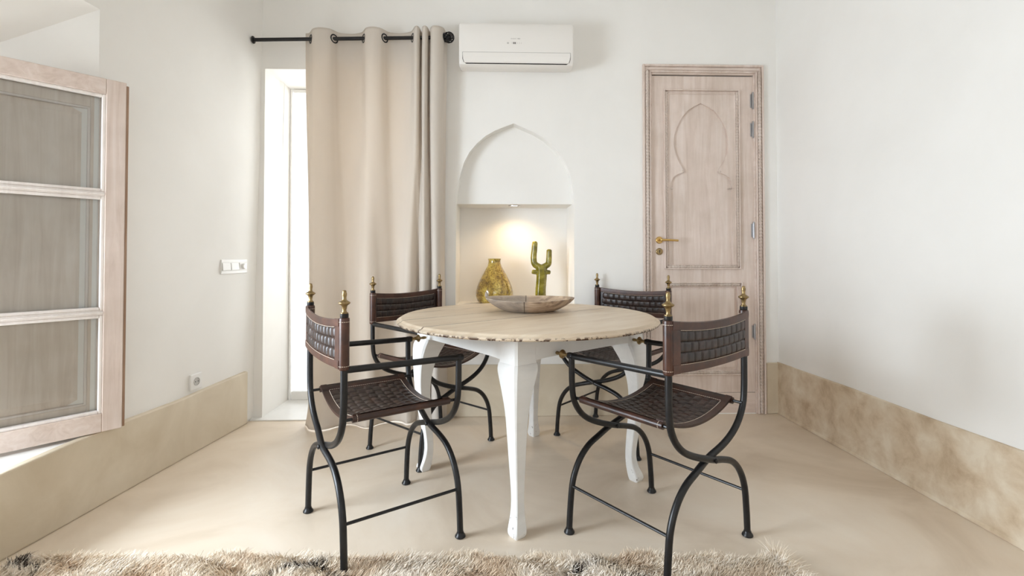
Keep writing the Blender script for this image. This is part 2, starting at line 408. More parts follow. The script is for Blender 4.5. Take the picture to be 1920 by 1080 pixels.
rows = [bbrow(-3.4, .30), bbrow(0, .300), bbrow(.8, .296), bbrow(1.4, .302), bbrow(1.66, .303), bbrow(1.9, .312), bbrow(2.2, .318), bbrow(2.5, .314), bbrow(2.7, .322), bbrow(2.9, .327), bbrow(3.06, .33)]
mb.rings(rows); tag(mb.build('baseboard_left', M['tadelakt_pale'], bevel=.007), kind='structure')

# right wall: baseboard face through (1.84,1.725) and (1.785,3.3125)
def RWx(y, off=0): return 1.84 - (y - 1.725) * .0346 - off
mb = MB()
mb.add([(RWx(y) + .014 + t, y, z) for t in (0, .3) for (y, z) in [(-3.5, -.02), (3.5, -.02), (3.5, CEIL + .02), (-3.5, CEIL + .02)]],
       [(0, 1, 2, 3), (7, 6, 5, 4), (0, 4, 5, 1), (1, 5, 6, 2), (2, 6, 7, 3), (3, 7, 4, 0)])
tag(mb.build('wall_right', M['plaster']), kind='structure')
mb = MB()
def rrow(y, z): return [(RWx(y) + .03, y, 0), (RWx(y) - .004, y, 0), (RWx(y), y, .02), (RWx(y), y, z), (RWx(y) + .03, y, z)]
mb.rings([rrow(-3.4, .355), rrow(.5, .356), rrow(1.2, .352), rrow(1.725, .356), rrow(2.1, .350), rrow(2.6, .352), rrow(3.0, .346), rrow(3.262, .344)])
tag(mb.build('baseboard_right', M['tadelakt'], bevel=.004), kind='structure')

# wall behind the camera with an added opening that lets the fill light in
wall_hole('wall_front', lambda u, z, d: (u, -2.6 - d, z), (-2.6, 2.6), (-.02, CEIL + .02), (-.8, 1.5, .6, 2.7), (-.75, 1.45, .6, 2.65), .35, M['plaster'])

# ------------------------------------------------------------ window casement in the left wall
w1 = empty('window_1', (-1.700, 2.100, .318), 0, kind='structure')
# local frame of the leaf: +u runs from the hinge edge towards the outside, thickness along n
ud = Vector((-.645, -.764, 0)); nn = Vector((.764, -.645, 0))   # nn points to the room / camera side
LM = Matrix(((ud.x, nn.x, 0, 0), (ud.y, nn.y, 0, 0), (0, 0, 1, 0), (0, 0, 0, 1)))
H, WD = 1.499, .60
mb = MB()
bars = [1.0 - .0, ]
for x0, x1, z0, z1 in [(0, .068, 0, H), (WD - .068, WD, 0, H)]: mb.box(x0, x1, -.02, .018, z0, z1, LM)
mb.build('casement_stile', M['white_wood'], w1, bevel=.003)
mb = MB()
mb.box(.068, WD - .068, -.02, .018, H - .068, H, LM); mb.box(.068, WD - .068, -.02, .018, 0, .078, LM)
mb.build('casement_rail', M['white_wood_h'], w1, bevel=.003)
zs = [.078, .502, 1.005, H - .068]
mb = MB()
for z in zs[1:3]:
    mb.box(.068, WD - .068, -.012, .012, z - .011, z + .011, LM); mb.box(.068, WD - .068, -.016, .020, z - .004, z + .004, LM)
mb.build('glazing_bar', M['bead'], w1, bevel=.002)
mb = MB(); bd = .012
for z0, z1 in zip(zs[:-1], zs[1:]):
    z0 += 0 if z0 == zs[0] else .011; z1 -= 0 if z1 == zs[-1] else .011
    x0, x1 = .068, WD - .068
    mb.box(x0, x0 + bd, -.010, .014, z0, z1, LM); mb.box(x1 - bd, x1, -.010, .014, z0, z1, LM)
    mb.box(x0 + bd, x1 - bd, -.010, .014, z0, z0 + bd, LM); mb.box(x0 + bd, x1 - bd, -.010, .014, z1 - bd, z1, LM)
mb.build('glazing_bead', M['bead'], w1, bevel=.003)
mb = MB()
for z0, z1 in zip(zs[:-1], zs[1:]): mb.box(.078, WD - .078, -.013, -.011, z0 + .003, z1 - .003, LM)
mb.build('glass_pane', M['pane'], w1)
sh = MB()       # solid shutter folded behind the glazing
sh.box(0, .112, -.050, -.022, 0, H, LM); sh.box(WD - .10, WD, -.050, -.022, 0, H, LM)
sh.box(.112, WD - .10, -.050, -.022, 0, .115, LM); sh.box(.112, WD - .10, -.050, -.022, H - .125, H, LM)
sho = sh.build('shutter', M['shutter_wood'], w1, bevel=.003)
sh = MB(); sh.box(.112, WD - .10, -.046, -.038, .115, H - .125, LM)
def raised(x0, x1, z0, z1, w, y0, y1):
    a = [(x0, y0, z0), (x1, y0, z0), (x1, y0, z1), (x0, y0, z1)]; b_ = [(x0 + w, y1, z0 + w), (x1 - w, y1, z0 + w), (x1 - w, y1, z1 - w), (x0 + w, y1, z1 - w)]
    return [[LM @ Vector(p) for p in a], [LM @ Vector(p) for p in b_]]
sh.rings(raised(.118, WD - .106, .121, H - .131, .034, -.038, -.026)); sh.build('shutter_panel', M['shutter_wood'], sho)
sh = MB()
for p in [((.112, .122), (.115, H - .125)), ((WD - .11, WD - .10), (.115, H - .125))]: sh.box(p[0][0], p[0][1], -.038, -.020, p[1][0], p[1][1], LM)
sh.box(.112, WD - .10, -.038, -.020, .115, .124, LM); sh.box(.112, WD - .10, -.038, -.020, H - .134, H - .125, LM)
sh.build('shutter_moulding', M['bead'], sho, bevel=.003)
mb = MB(); mb.box(-.010, -.0005, -.05, .012, .004, H - .012, LM); mb.build('hinge_edge', M['wood_edge'], w1, bevel=.002)

# ------------------------------------------------------------ carved door in the back wall
d1 = empty('door_1', BW(1.29, 0, 0), A, kind='structure')
X0, X1, ZT = .880 - 1.29, 1.706 - 1.29, 2.353
fr = MB()
# stepped architrave: outer flat, cove, inner stop
def frame_ring(x0, x1, zt, w, y0, y1, mb_):
    mb_.box(x0, x0 + w, y0, y1, 0, zt); mb_.box(x1 - w, x1, y0, y1, 0, zt); mb_.box(x0 + w, x1 - w, y0, y1, zt - w, zt)
frame_ring(X0, X1, ZT, .014, -.022, .0, fr)
frame_ring(X0 + .014, X1 - .014, ZT - .014, .030, -.012, .0, fr)
frame_ring(X0 + .044, X1 - .044, ZT - .044, .010, -.020, .06, fr)
fro = fr.build('door_frame', M['white_wood'], d1, bevel=.004)
fr = MB(); frame_ring(X0 + .054, X1 - .054, ZT - .054, .010, -.008, .06, fr)
fr.box(X0 + .06, X1 - .06, .004, .05, 0.0, .140)
fr.build('door_stop', M['white_wood_h'], d1, bevel=.003)
def rope(p0, p1, r, pitch, name, parent, mat=M['carve'], lobes=3):
    p0, p1 = Vector(p0), Vector(p1); L = (p1 - p0).length; d = (p1 - p0) / L
    a_ = d.cross(Vector((0, 1, 0))).normalized(); n = Vector((0, 1, 0)); m_ = MB(); rg = []
    N = max(8, int(L / .0045))
    for i in range(N + 1):
        t = i / N * L; c = p0 + d * t; ring = []
        for k in range(12):
            th = 2 * math.pi * k / 12
            rr = r * (1 + .24 * math.cos(lobes * (th - 2 * math.pi * t / (pitch * lobes))))
            ring.append(c + (a_ * math.cos(th) + n * math.sin(th)) * rr)
        rg.append(ring)
    m_.rings(rg); return m_.build(name, mat, parent, smooth=True, angle=180)
rope((X0 + .030, -.014, .01), (X0 + .030, -.014, ZT - .045), .011, .022, 'rope_moulding', fro)
rope((X1 - .030, -.014, .01), (X1 - .030, -.014, ZT - .045), .011, .022, 'rope_moulding', fro)
tb = MB(); tb.tube([(X0 + .03, -.014, ZT - .030), (X1 - .03, -.014, ZT - .030)], .008, 10); tb.build('round_moulding', M['white_wood_h'], fro, smooth=True)
# leaf
lx0, lx1, lz0, lz1 = .940 - 1.29, 1.642 - 1.29, .143, 2.281
p1 = (1.027 - 1.29, 1.545 - 1.29, .972, 2.188); p2 = (1.034 - 1.29, 1.555 - 1.29, .262, .884)
leaf = MB(); leaf.add(*slab(rect(lx0, lx1, lz0, lz1), [rect(*p1[:2], *p1[2:]), rect(*p2[:2], *p2[2:])], .004, .040))
lf = leaf.build('door_leaf', M['white_wood'], d1, bevel=.002)
# gap lines round the leaf
g = MB(); g.box(lx0 - .003, lx0, .008, .03, lz0, lz1); g.box(lx1, lx1 + .003, .008, .03, lz0, lz1); g.box(lx0, lx1, .008, .03, lz0 - .003, lz0); g.box(lx0, lx1, .008, .03, lz1, lz1 + .003)
g.build('rebate', M['thin_slot'], lf)
def frame_mould(p, name, ropes):
    x0, x1, z0, z1 = p; m_ = MB()
    def ring(i, y0, y1, w):
        m_.box(x0 + i, x0 + i + w, y0, y1, z0 + i, z1 - i); m_.box(x1 - i - w, x1 - i, y0, y1, z0 + i, z1 - i)
        m_.box(x0 + i + w, x1 - i - w, y0, y1, z0 + i, z0 + i + w); m_.box(x0 + i + w, x1 - i - w, y0, y1, z1 - i - w, z1 - i)
    ring(0, -.012, .02, .008); ring(.008, .004, .024, .016); ring(.024, 0, .024, .006)
    o = m_.build(name, M['white_wood'], lf, bevel=.003)
    c = .016
    segs = {'l': ((x0 + c, .000, z0 + c), (x0 + c, .000, z1 - c)), 'r': ((x1 - c, .000, z0 + c), (x1 - c, .000, z1 - c)),
            'b': ((x0 + c, .000, z0 + c), (x1 - c, .000, z0 + c)), 't': ((x0 + c, .000, z1 - c), (x1 - c, .000, z1 - c))}
    for k in ropes: rope(*segs[k], .0088, .020, 'rope_moulding', o)
frame_mould(p1, 'panel_moulding', 'lrb'); frame_mould(p2, 'panel_moulding', 'tb')
# arch panel
ax = lambda u: u - 1.29
half = [(1.190, 2.045), (1.150, 1.995), (1.117, 1.935), (1.100, 1.875), (1.096, 1.815), (1.106, 1.755), (1.128, 1.700), (1.156, 1.655), (1.166, 1.635), (1.150, 1.622), (1.120, 1.612), (1.090, 1.590), (1.077, 1.560), (1.073, 1.528), (1.073, 1.0)]
cxm = 1.284
archp = [(ax(1.284), 2.098), (ax(1.235), 2.075)] + [(ax(x), z) for x, z in half] + [(ax(2 * cxm - x), z) for x, z in reversed(half)] + [(ax(1.333), 2.075)]
pin = rect(p1[0] + .028, p1[1] - .028, p1[2] + .028, p1[3] - .028)
pa = MB(); pa.add(*slab(pin, [archp], .006, .022)); pao = pa.build('arch_panel', M['white_wood'], lf, bevel=.0055, bseg=3)
pb = MB(); pb.box(p1[0] + .01, p1[1] - .01, .020, .032, p1[2] + .01, p1[3] - .01); pb.build('sunk_panel', M['white_wood'], lf)
sc = MB()
for s_ in (-1, 1):
    cx = ax(cxm) + s_ * .128
    sc.lathe([(.002, 0), (.010, .002), (.011, .006), (.006, .009), (.001, .010)], 12, Matrix.Translation((cx, .013, 1.632)) @ Matrix.Rotation(R(90), 4, 'X'))
    cx = ax(cxm) + s_ * .211
    sc.box(cx - .030, cx + .018, .006, .016, 1.514, 1.522)
for x0, x1 in ((-.12, -.035), (.03, .12)): sc.box(x0, x1, .009, .014, 2.110, 2.116)
sc.build('carved_detail', M['carve'], lf, bevel=.002)
pb = MB(); pb.box(p2[0] + .01, p2[1] - .01, .018, .032, p2[2] + .01, p2[3] - .01); pb.build('lower_panel', M['white_wood'], lf)
pc = MB()
def praise(x0, x1, z0, z1, w, y0, y1):
    return [[(x0, y0, z0), (x1, y0, z0), (x1, y0, z1), (x0, y0, z1)], [(x0 + w, y1, z0 + w), (x1 - w, y1, z0 + w), (x1 - w, y1, z1 - w), (x0 + w, y1, z1 - w)]]
pc.rings(praise(p2[0] + .032, p2[1] - .032, p2[2] + .032, p2[3] - .032, .018, .018, .010)); pc.build('raised_field', M['white_wood'], lf)
# handle, escutcheon, hinges
hx = .992 - 1.29; RX = Matrix.Rotation(R(90), 4, 'X')
h_ = MB(); h_.lathe([(.001, .010), (.020, .010), (.024, .006), (.024, 0), (.001, 0)], 24, Matrix.Translation((hx, .004, 1.167)) @ RX)
h_.tube([(hx, .004, 1.167), (hx, -.038, 1.167)], .008, 12)
h_.tube(catmull([(hx, -.036, 1.167), (hx + .012, -.044, 1.167), (hx + .05, -.046, 1.166), (hx + .112, -.044, 1.163)], 4), [.008] * 6 + [.0075] * 4 + [.007] * 3, 12)
h_.build('door_handle', M['brass_bright'], lf, smooth=True)
k_ = MB(); k_.lathe([(.001, .009), (.019, .009), (.023, .005), (.023, 0), (.001, 0)], 24, Matrix.Translation((hx, .004, 1.090)) @ RX)
ko = k_.build('keyhole_plate', M['brass'], lf, smooth=True)
k_ = MB(); k_.lathe([(.001, .0105), (.0045, .0105), (.0045, .009)], 10, Matrix.Translation((hx, .004, 1.094)) @ RX); k_.box(hx - .002, hx + .002, -.0065, -.004, 1.078, 1.094)
k_.build('keyhole', M['dark'], ko)
for zc, h2 in ((2.115, .05), (1.917, .05), (1.233, .05), (.55, .045)):
    q = MB(); q.tube([(lx1 - .006, -.006, zc - h2), (lx1 - .006, -.006, zc + h2)], .0065, 12); q.box(lx1 - .020, lx1 - .006, -.001, .006, zc - h2 * .9, zc + h2 * .9)
    q.tube([(lx1 - .006, -.006, zc - h2 - .008), (lx1 - .006, -.006, zc - h2)], .0045, 10); q.tube([(lx1 - .006, -.006, zc + h2), (lx1 - .006, -.006, zc + h2 + .008)], .0045, 10)
    q.build('hinge', M['steel'], lf, smooth=True)

# ------------------------------------------------------------ niche spotlight
sp = empty('recessed_spotlight', BW(.02, 1.415, -.17), A, 'small round recessed spotlight glowing warm in the ceiling of the wall niche', 'spotlight')
mb = MB(); mb.lathe([(.024, .003), (.024, -.002), (.036, -.005), (.040, -.003), (.041, .0), (.041, .002)], 28, caps=False); mb.build('trim_ring', M['steel'], sp, smooth=True)
mb = MB(); mb.lathe([(.0005, -.001), (.024, -.001), (.024, .0)], 24); mb.build('lamp', M['glow'], sp)
sl = bpy.data.lights.new('niche_spot', 'SPOT'); sl.energy = 8; sl.color = (1, .72, .42); sl.spot_size = R(150); sl.spot_blend = .9; sl.shadow_soft_size = .02
so = bpy.data.objects.new('niche_spot', sl); C.objects.link(so); so.parent = sp; so.location = (0, 0, -.012)

# ------------------------------------------------------------ vase and cactus in the niche
vz = empty('vase', BW(-.118, .7255, -.185), 0, 'mottled amber glass vase, pear shaped with a short neck, standing in the wall niche', 'vase')
prof = [(.085, 0), (.105, .006), (.122, .025), (.131, .055), (.131, .085), (.122, .12), (.106, .16), (.086, .20), (.066, .235), (.051, .262), (.044, .282), (.042, .300), (.045, .312), (.046, .316), (.041, .316), (.037, .300), (.038, .28), (.05, .25), (.1, .12), (.11, .05), (.08, .012)]
mb = MB(); mb.lathe(prof, 48); mb.build('body', M['vase'], vz, smooth=True, angle=60)
ct = empty('cactus_figure', BW(.208, .7255, -.15), 0, 'glossy olive green ceramic cactus with two raised arms, standing in the wall niche', 'ornament')
mb = MB()
rg = []
for i in range(25):
    t = i / 24; z = t * .27; cx = -.004 * math.sin(t * 6); ring = []
    for k in range(40):
        th = 2 * math.pi * k / 40; r_ = (.037 - .004 * math.sin(t * 3)) * (1 + .10 * math.cos(6 * th)) * (1 if t < .93 else 1 - (t - .93) * 3)
        ring.append((cx + r_ * math.cos(th), r_ * math.sin(th) * .85, z))
    rg.append(ring)
mb.rings(rg)
def arm(path, r0, r1):
    P = catmull(path, 5); n = len(P)
    rs = [r0 + (r1 - r0) * i / (n - 1) for i in range(n)]
    rs[-1] *= .62; rs[-2] *= .93
    mb.tube(P, rs, 16)
arm([(0, 0, .250), (-.022, 0, .262), (-.046, 0, .280), (-.052, 0, .325), (-.047, 0, .380), (-.043, 0, .438)], .024, .020)
arm([(0, 0, .250), (.024, 0, .262), (.050, 0, .278), (.055, 0, .310), (.056, 0, .345), (.057, 0, .382)], .023, .019)
arm([(0, 0, .222), (-.04, -.002, .222), (-.066, -.002, .226)], .016, .016)
arm([(0, 0, .222), (.04, -.002, .222), (.066, -.002, .220)], .016, .015)
o = mb.build('body', M['cactus'], ct, smooth=True)
rm = o.modifiers.new('remesh', 'REMESH'); rm.mode = 'VOXEL'; rm.voxel_size = .0035; rm.use_smooth_shade = True
smo = o.modifiers.new('smooth', 'SMOOTH'); smo.iterations = 4

# ------------------------------------------------------------ air conditioner
ac = empty('air_conditioner', BW(.023, 2.258, 0), A, 'white wall-mounted air conditioner above the pointed niche', 'air conditioner')
acp = [(0, .275), (-.17, .275), (-.192, .269), (-.200, .255), (-.204, .18), (-.2035, .055), (-.200, .024), (-.190, .009), (-.168, .002), (-.10, .014), (0, .036)]
mb = MB(); hw = .362
rg = []
for x, s_ in [(-hw, .955), (-hw + .006, .985), (-hw + .018, 1), (hw - .018, 1), (hw - .006, .985), (hw, .955)]:
    rg.append([(x, y * (s_ if y < -.01 else 1), .137 + (z - .137) * s_) for y, z in acp])
mb.rings(rg); mb.build('casing', M['plastic_ac'], ac, smooth=True, angle=30)
def face(z):     # y of the casing front at height z
    for (y0, z0), (y1, z1) in zip(acp, acp[1:]):
        if z1 <= z <= z0 and z0 != z1: return y0 + (y1 - y0) * (z0 - z) / (z0 - z1)
    return -.2
fl = MB()
fl.grid(1, 8, lambda u, v: (-.338 + .676 * u * 1 - .0 + (.010 if u == 0 else -.010) * (1 - v) ** 3, face(.017 + v * .062) - .003, .017 + v * .062))
flo = fl.build('air_flap', M['plastic_ac'], ac, solid=.003)
ln = MB()
P = [(-.338, face(.081) - .002, .081), (-.338, face(.038) - .002, .038), (-.331, face(.020) - .002, .020), (-.318, face(.014) - .002, .014)]
ln.tube(P, .0016, 6)
ln.tube([(-p[0], p[1], p[2]) for p in P], .0016, 6); ln.tube([(-.318, face(.014) - .001, .014), (.318, face(.014) - .001, .014)], .0032, 6)
ln.build('slot', M['dark'], ac)
ln = MB(); ln.tube([(-.338, face(.082), .082), (.338, face(.082), .082)], .0014, 6); ln.build('panel_seam', M['pale_print'], ac)
# faint printed name (illegible) and the row of tiny indicator marks
yf = -.2052
def mark(name, x0, x1, z0, z1, mat): m_ = MB(); m_.box(x0, x1, yf, yf + .003, z0, z1); m_.build(name, M[mat], ac)
x = -.036
for w in (.008, .006, .007, .006): mark('name_print', x, x + w, .1675, .1705, 'pale_print'); x += w + .0022
x = .006
for w in (.003, .006, .004, .004): mark('name_print', x, x + w * .8, .1665, .172, 'pale_print'); x += w
mark('indicator_mark', -.060, -.049, .136, .146, 'pale_print'); mark('display_digit', -.0225, -.0155, .1355, .147, 'grey_print'); mark('display_digit', -.0135, -.0045, .1355, .147, 'grey_print')
for x in (.004, .016, .028, -.030): mark('indicator_mark', x, x + .002, .138, .145, 'pale_print')
# ------------------------------------------------------------ switch and socket on the left wall
LA = math.atan2(.074, 1)
def on_left(name, y, z, label, cat):
    e = empty(name, (LW(y) + lean(y, z) + .0005, y, z), 0, label, cat); e.rotation_euler = (0, 0, -LA + R(90)); return e
sw = on_left('light_switch', 2.925, .996, 'white triple switch plate with two rockers and a dial on the left wall', 'light switch')
# local: +x runs along the wall away from the camera, -y out of the wall
mb = MB(); mb.box(-.122, .122, -.010, 0, -.043, .043); swp = mb.build('plate', M['plastic'], sw, bevel=.003)
for i, xc in enumerate((-.078, 0)):
    mb = MB(); mb.rings([[(xc - .036, -.010, -.022), (xc + .036, -.010, -.022), (xc + .036, -.010, .022), (xc - .036, -.010, .022)], [(xc - .035, -.017, -.021), (xc + .035, -.017, -.021), (xc + .035, -.0125, .021), (xc - .035, -.0125, .021)]])
    mb.build('rocker', M['plastic'], sw, bevel=.0015)
mb = MB(); mb.box(.042, .114, -.0125, -.010, -.022, .022); mb.build('dial_plate', M['plastic'], sw, bevel=.001)
mb = MB(); mb.lathe([(.017, 0), (.017, .010), (.014, .013), (.001, .013)], 24, Matrix.Translation((.078, -.0125, 0)) @ RX); mb.build('dial', M['plastic'], sw, smooth=True)
mb = MB()
for x in (-.1155, -.0400, .0395): mb.box(x - .0008, x + .0008, -.0106, -.0098, -.024, .024)
mb.box(-.115, .115, -.0106, -.0098, .0235, .025); mb.box(-.115, .115, -.0106, -.0098, -.025, -.0238); mb.build('seam', M['pale_print'], sw)
sk = on_left('wall_socket', 2.625, .378, 'square white wall socket just above the baseboard on the left wall', 'socket')
mb = MB(); mb.box(-.042, .042, -.012, 0, -.042, .042); mb.build('plate', M['plastic'], sk, bevel=.003)
mb = MB(); mb.lathe([(.022, .0), (.022, .0145), (.0195, .0145), (.0195, .0125), (.001, .0125)], 28, Matrix.Rotation(R(90), 4, 'X')); mb.build('round_well', M['pale_print'], sk, smooth=True)
mb = MB()
for x in (-.0095, .0095): mb.lathe([(.0028, 0), (.0028, .0135), (.0005, .0135)], 12, Matrix.Translation((x, 0, 0)) @ RX)
mb.build('pin_hole', M['dark'], sk)

# ------------------------------------------------------------ curtain rod and curtain
RO = .105
cr = empty('curtain_rod', BW(-1.02, 2.459, RO), A, 'black metal curtain rod across the top of the doorway with a lattice ball end', 'curtain rod')
def rz_(x): return (x + .0) * .026      # the rod climbs slightly to the right
mb = MB(); mb.tube([(-.642, 0, rz_(-.642)), (.585, 0, rz_(.585))], .0115, 16); mb.build('rod', M['iron'], cr, smooth=True)
mb = MB(); mb.lathe([(.012, 0), (.022, 0), (.024, .004), (.022, .008), (.012, .010)], 20, Matrix.Translation((-.642, 0, rz_(-.642))) @ Matrix.Rotation(R(90), 4, 'Y')); mb.build('wall_cup', M['iron'], cr, smooth=True)
mb = MB(); mb.tube([(.55, 0, rz_(.55)), (.55, .06, rz_(.55)), (.55, RO - .001, rz_(.55) - .01)], .007, 10); mb.lathe([(.022, 0), (.022, .006), (.001, .006)], 16, Matrix.Translation((.55, RO, rz_(.55) - .01)) @ RX); mb.build('bracket', M['iron'], cr, smooth=True)
fin = MB(); cb = Vector((.608, 0, rz_(.60)))
for k in range(9):
    for s_ in (-1, 1):
        P = []
        for i in range(25):
            t = i / 24; ph = -math.pi / 2 + math.pi * t; az = 2 * math.pi * k / 9 + s_ * t * 2.4
            P.append(cb + Vector((math.sin(ph), math.cos(ph) * math.cos(az), math.cos(ph) * math.sin(az))) * .033)
        fin.tube(P, .0027, 6)
fin.lathe([(.0005, -.02), (.012, -.016), (.018, 0), (.012, .016), (.0005, .02)], 14, Matrix.Translation(cb))
fin.lathe([(.012, -.034), (.014, -.030), (.014, -.026), (.010, -.022)], 14, Matrix.Translation(cb) @ Matrix.Rotation(R(90), 4, 'Y'))
fin.build('ball_finial', M['iron'], cr, smooth=True)

cu = empty('curtain', BW(-.886, 0, RO), A, 'long cream linen eyelet curtain with loose folds pulled across the doorway', 'curtain')
# plan of the folds at the top: (x, y) with -y towards the room, relative to x=-.88 on the wall
top = [(-1.335, .034), (-1.312, .030), (-1.288, 0), (-1.262, -.032), (-1.215, -.046), (-1.165, -.030), (-1.140, 0), (-1.115, .032), (-1.045, .050), (-.980, .032), (-.951, 0),
       (-.928, -.034), (-.885, -.048), (-.842, -.032), (-.818, 0), (-.795, .032), (-.728, .050), (-.662, .030), (-.638, 0), (-.622, -.036), (-.604, -.052), (-.592, -.030), (-.588, .020),
       (-.578, .024), (-.572, -.030), (-.556, -.054), (-.540, -.036), (-.535, .016), (-.526, .022), (-.518, -.028), (-.500, -.052), (-.468, -.048), (-.440, -.022), (-.434, .004), (-.428, .030), (-.420, .040)]
top = catmull([(x + .88, y, 0) for x, y in top], 6)
bot = [(-1.290, .015), (-1.272, -.010), (-1.250, -.045), (-1.215, -.062), (-1.165, -.070), (-1.120, -.050), (-1.085, -.015), (-1.040, .010), (-.995, -.012), (-.955, -.052), (-.905, -.078),
       (-.862, -.060), (-.830, -.022), (-.795, .005), (-.752, .012), (-.715, -.012), (-.690, -.050), (-.668, -.082), (-.640, -.070), (-.622, -.030), (-.612, .010), (-.600, -.002), (-.588, -.040),
       (-.570, -.075), (-.548, -.060), (-.538, -.020), (-.530, .010), (-.520, .008), (-.512, -.030), (-.496, -.070), (-.472, -.082), (-.448, -.060), (-.436, -.025), (-.430, .0), (-.427, .015), (-.424, .025)]
bot = catmull([(x + .88, y + .068 * min(1, max(0, (x + .80) / .14)), 0) for x, y in bot], 6)
nU = len(top); nV = 150
def curtain_pt(i, t):
    """i-th column, t = 0 at the top hem, 1 on the floor."""
    w = min(1, max(0, (t - .06) / .75)); w = w * w * (3 - 2 * w)
    a_, b_ = top[i], bot[i]
    x = a_.x * (1 - w) + b_.x * w; y = a_.y * (1 - w) + b_.y * w
    u = i / (nU - 1); w2 = w * (1 - .8 * min(1, max(0, (u - .5) / .2)))
    x -= .016 * math.sin(math.pi * min(1, t * 1.15)) * (u - .35)              # waist
    y += .010 * w2 * math.sin(9 * u + 3.1 * t) + .007 * w2 * math.sin(23 * u - 5 * t + 1) + .004 * w2 * math.sin(47 * u + 9 * t)
    x += .006 * w * math.sin(14 * u + 6 * t)
    z = (2.512 + rz_(a_.x + .14)) * (1 - t) + .003 * t
    if t > .93:                                                              # fabric breaking on the floor
        k = (t - .93) / .07
        y -= .050 * k * k * (.75 + .5 * math.sin(11 * u + 1)); x += .010 * k * math.sin(31 * u)
        z += .004 * k * max(0, math.sin(17 * u)) * k
    return (x, y, z)
mb = MB(); vs = []; fs = []
for j in range(nV + 1):
    for i in range(nU): vs.append(curtain_pt(i, j / nV))
for j in range(nV):
    for i in range(nU - 1): fs.append((j * nU + i, j * nU + i + 1, (j + 1) * nU + i + 1, (j + 1) * nU + i))
mb.add(vs, fs); mb.build('cloth', M['linen'], cu, smooth=True, angle=180, solid=.0018)
for xg in (-1.288, -1.140, -.951, -.818, -.638, -.434):
    i = min(range(nU), key=lambda q: abs(top[q].x - (xg + .88)) + (0 if abs(top[q].y) < .02 else 1))
    tg = (top[min(i + 2, nU - 1)] - top[max(i - 2, 0)]).normalized()
    n_ = Vector((-tg.y, tg.x, 0)); c = Vector((xg + .88, 0 if xg < -.5 else .0, 2.459 + rz_(xg + 1.02)))
    ring = [c + (tg * math.cos(a_) + Vector((0, 0, 1)) * math.sin(a_)) * .0255 for a_ in [2 * math.pi * k / 24 for k in range(24)]]
    mb = MB(); mb.tube(ring, .0045, 8, closed=True); mb.build('eyelet', M['iron'], cu, smooth=True)

# ------------------------------------------------------------ table
tb_ = empty('dining_table', (.074, 2.345, 0), R(38.9), 'round dining table with a worn cream plank top and white cabriole legs', 'table')
mb = MB()
mb.lathe([(.0005, .776), (.3, .776), (.588, .776), (.598, .7755), (.604, .772), (.607, .768), (.615, .7655), (.620, .762), (.621, .757), (.617, .752), (.606, .750), (.3, .750), (.0005, .750)], 128)
top_o = mb.build('tabletop', M['top_paint'], tb_, smooth=True, angle=25)
ap = MB(); h_ = .385
for s0 in range(4):
    m_ = Matrix.Rotation(s0 * math.pi / 2, 4, 'Z')
    # skirt with a bottom edge dipping towards the legs
    N = 24; f0 = []; f1 = []
    for i in range(N + 1):
        x = -h_ + 2 * h_ * i / N; e = abs(x) / h_
        zb = .660 - (.018 * max(0, (e - .62) / .38) ** 1.5)
        f0.append(m_ @ Vector((x, -h_, zb))); f1.append(m_ @ Vector((x, -h_ + .022, zb)))
    t0 = [m_ @ Vector((-h_ + 2 * h_ * i / N, -h_, .751)) for i in range(N + 1)]; t1 = [m_ @ Vector((-h_ + 2 * h_ * i / N, -h_ + .022, .751)) for i in range(N + 1)]
    ap.rings([[f0[i], t0[i], t1[i], f1[i]] for i in range(N + 1)])
ap.build('apron', M['white_paint'], tb_)
legprof = [(.749, .476, .052), (.66, .478, .054), (.645, .480, .058), (.625, .488, .060), (.600, .497, .056), (.57, .506, .050), (.53, .514, .043), (.48, .520, .036), (.42, .522, .031), (.35, .518, .0275),
           (.28, .510, .0245), (.21, .500, .0215), (.15, .493, .0195), (.11, .492, .0195), (.075, .497, .0215), (.045, .506, .0250), (.025, .513, .0275), (.012, .515, .0265), (.0, .514, .0215)]
for q in range(4):
    m_ = Matrix.Rotation(q * math.pi / 2, 4, 'Z'); L = MB(); rg = []
    P = catmull([(z, r_, s_) for z, r_, s_ in legprof], 3)
    for (z, r_, s_) in P:
        c = r_ / math.sqrt(2); ch = s_ * .16; ring = []
        for sx, sy in ((1, 1), (-1, 1), (-1, -1), (1, -1)):
            a1 = (c + sx * s_, c + sy * (s_ - ch)); a2 = (c + sx * (s_ - ch), c + sy * s_)
            if (sx, sy) in ((1, 1), (-1, -1)): ring += [a1, a2]
            else: ring += [a2, a1]
        rg.append([m_ @ Vector((x, y, z)) for x, y in ring])
    L.rings(rg); L.build('leg', M['leg_paint'], tb_, smooth=True, angle=28)

# ------------------------------------------------------------ bowl on the table
bo = empty('wooden_bowl', (.092, 2.49, .7762), R(-3), 'long oval wooden bowl, grey brown with a dark split, on the cream table', 'bowl')
def oval(a_, b_, z, n=64, e=2.0, lip=0):
    out = []; z *= .76
    for k in range(n):
        t = 2 * math.pi * k / n; c, s_ = math.cos(t), math.sin(t)
        x = a_ * math.copysign(abs(c) ** (2 / e), c); y = 1.22 * b_ * math.copysign(abs(s_) ** (2 / e), s_)
        if c > 0: y *= 1 - .22 * c * c
        out.append((x, y, z + lip * (c * c) - .004 * lip * math.cos(3 * t)))
    return out
mb = MB()
sec = [(.075, .055, 0, 0), (.115, .085, .0, 0), (.130, .098, .004, 0), (.160, .118, .018, .001), (.188, .135, .036, .002), (.211, .148, .056, .003), (.226, .157, .074, .004), (.2305, .160, .081, .005), (.2295, .159, .084, .005), (.2245, .155, .084, .005),
       (.205, .140, .062, .003), (.18, .123, .043, .002), (.145, .10, .026, .001), (.09, .06, .016, 0), (.02, .015, .014, 0)]
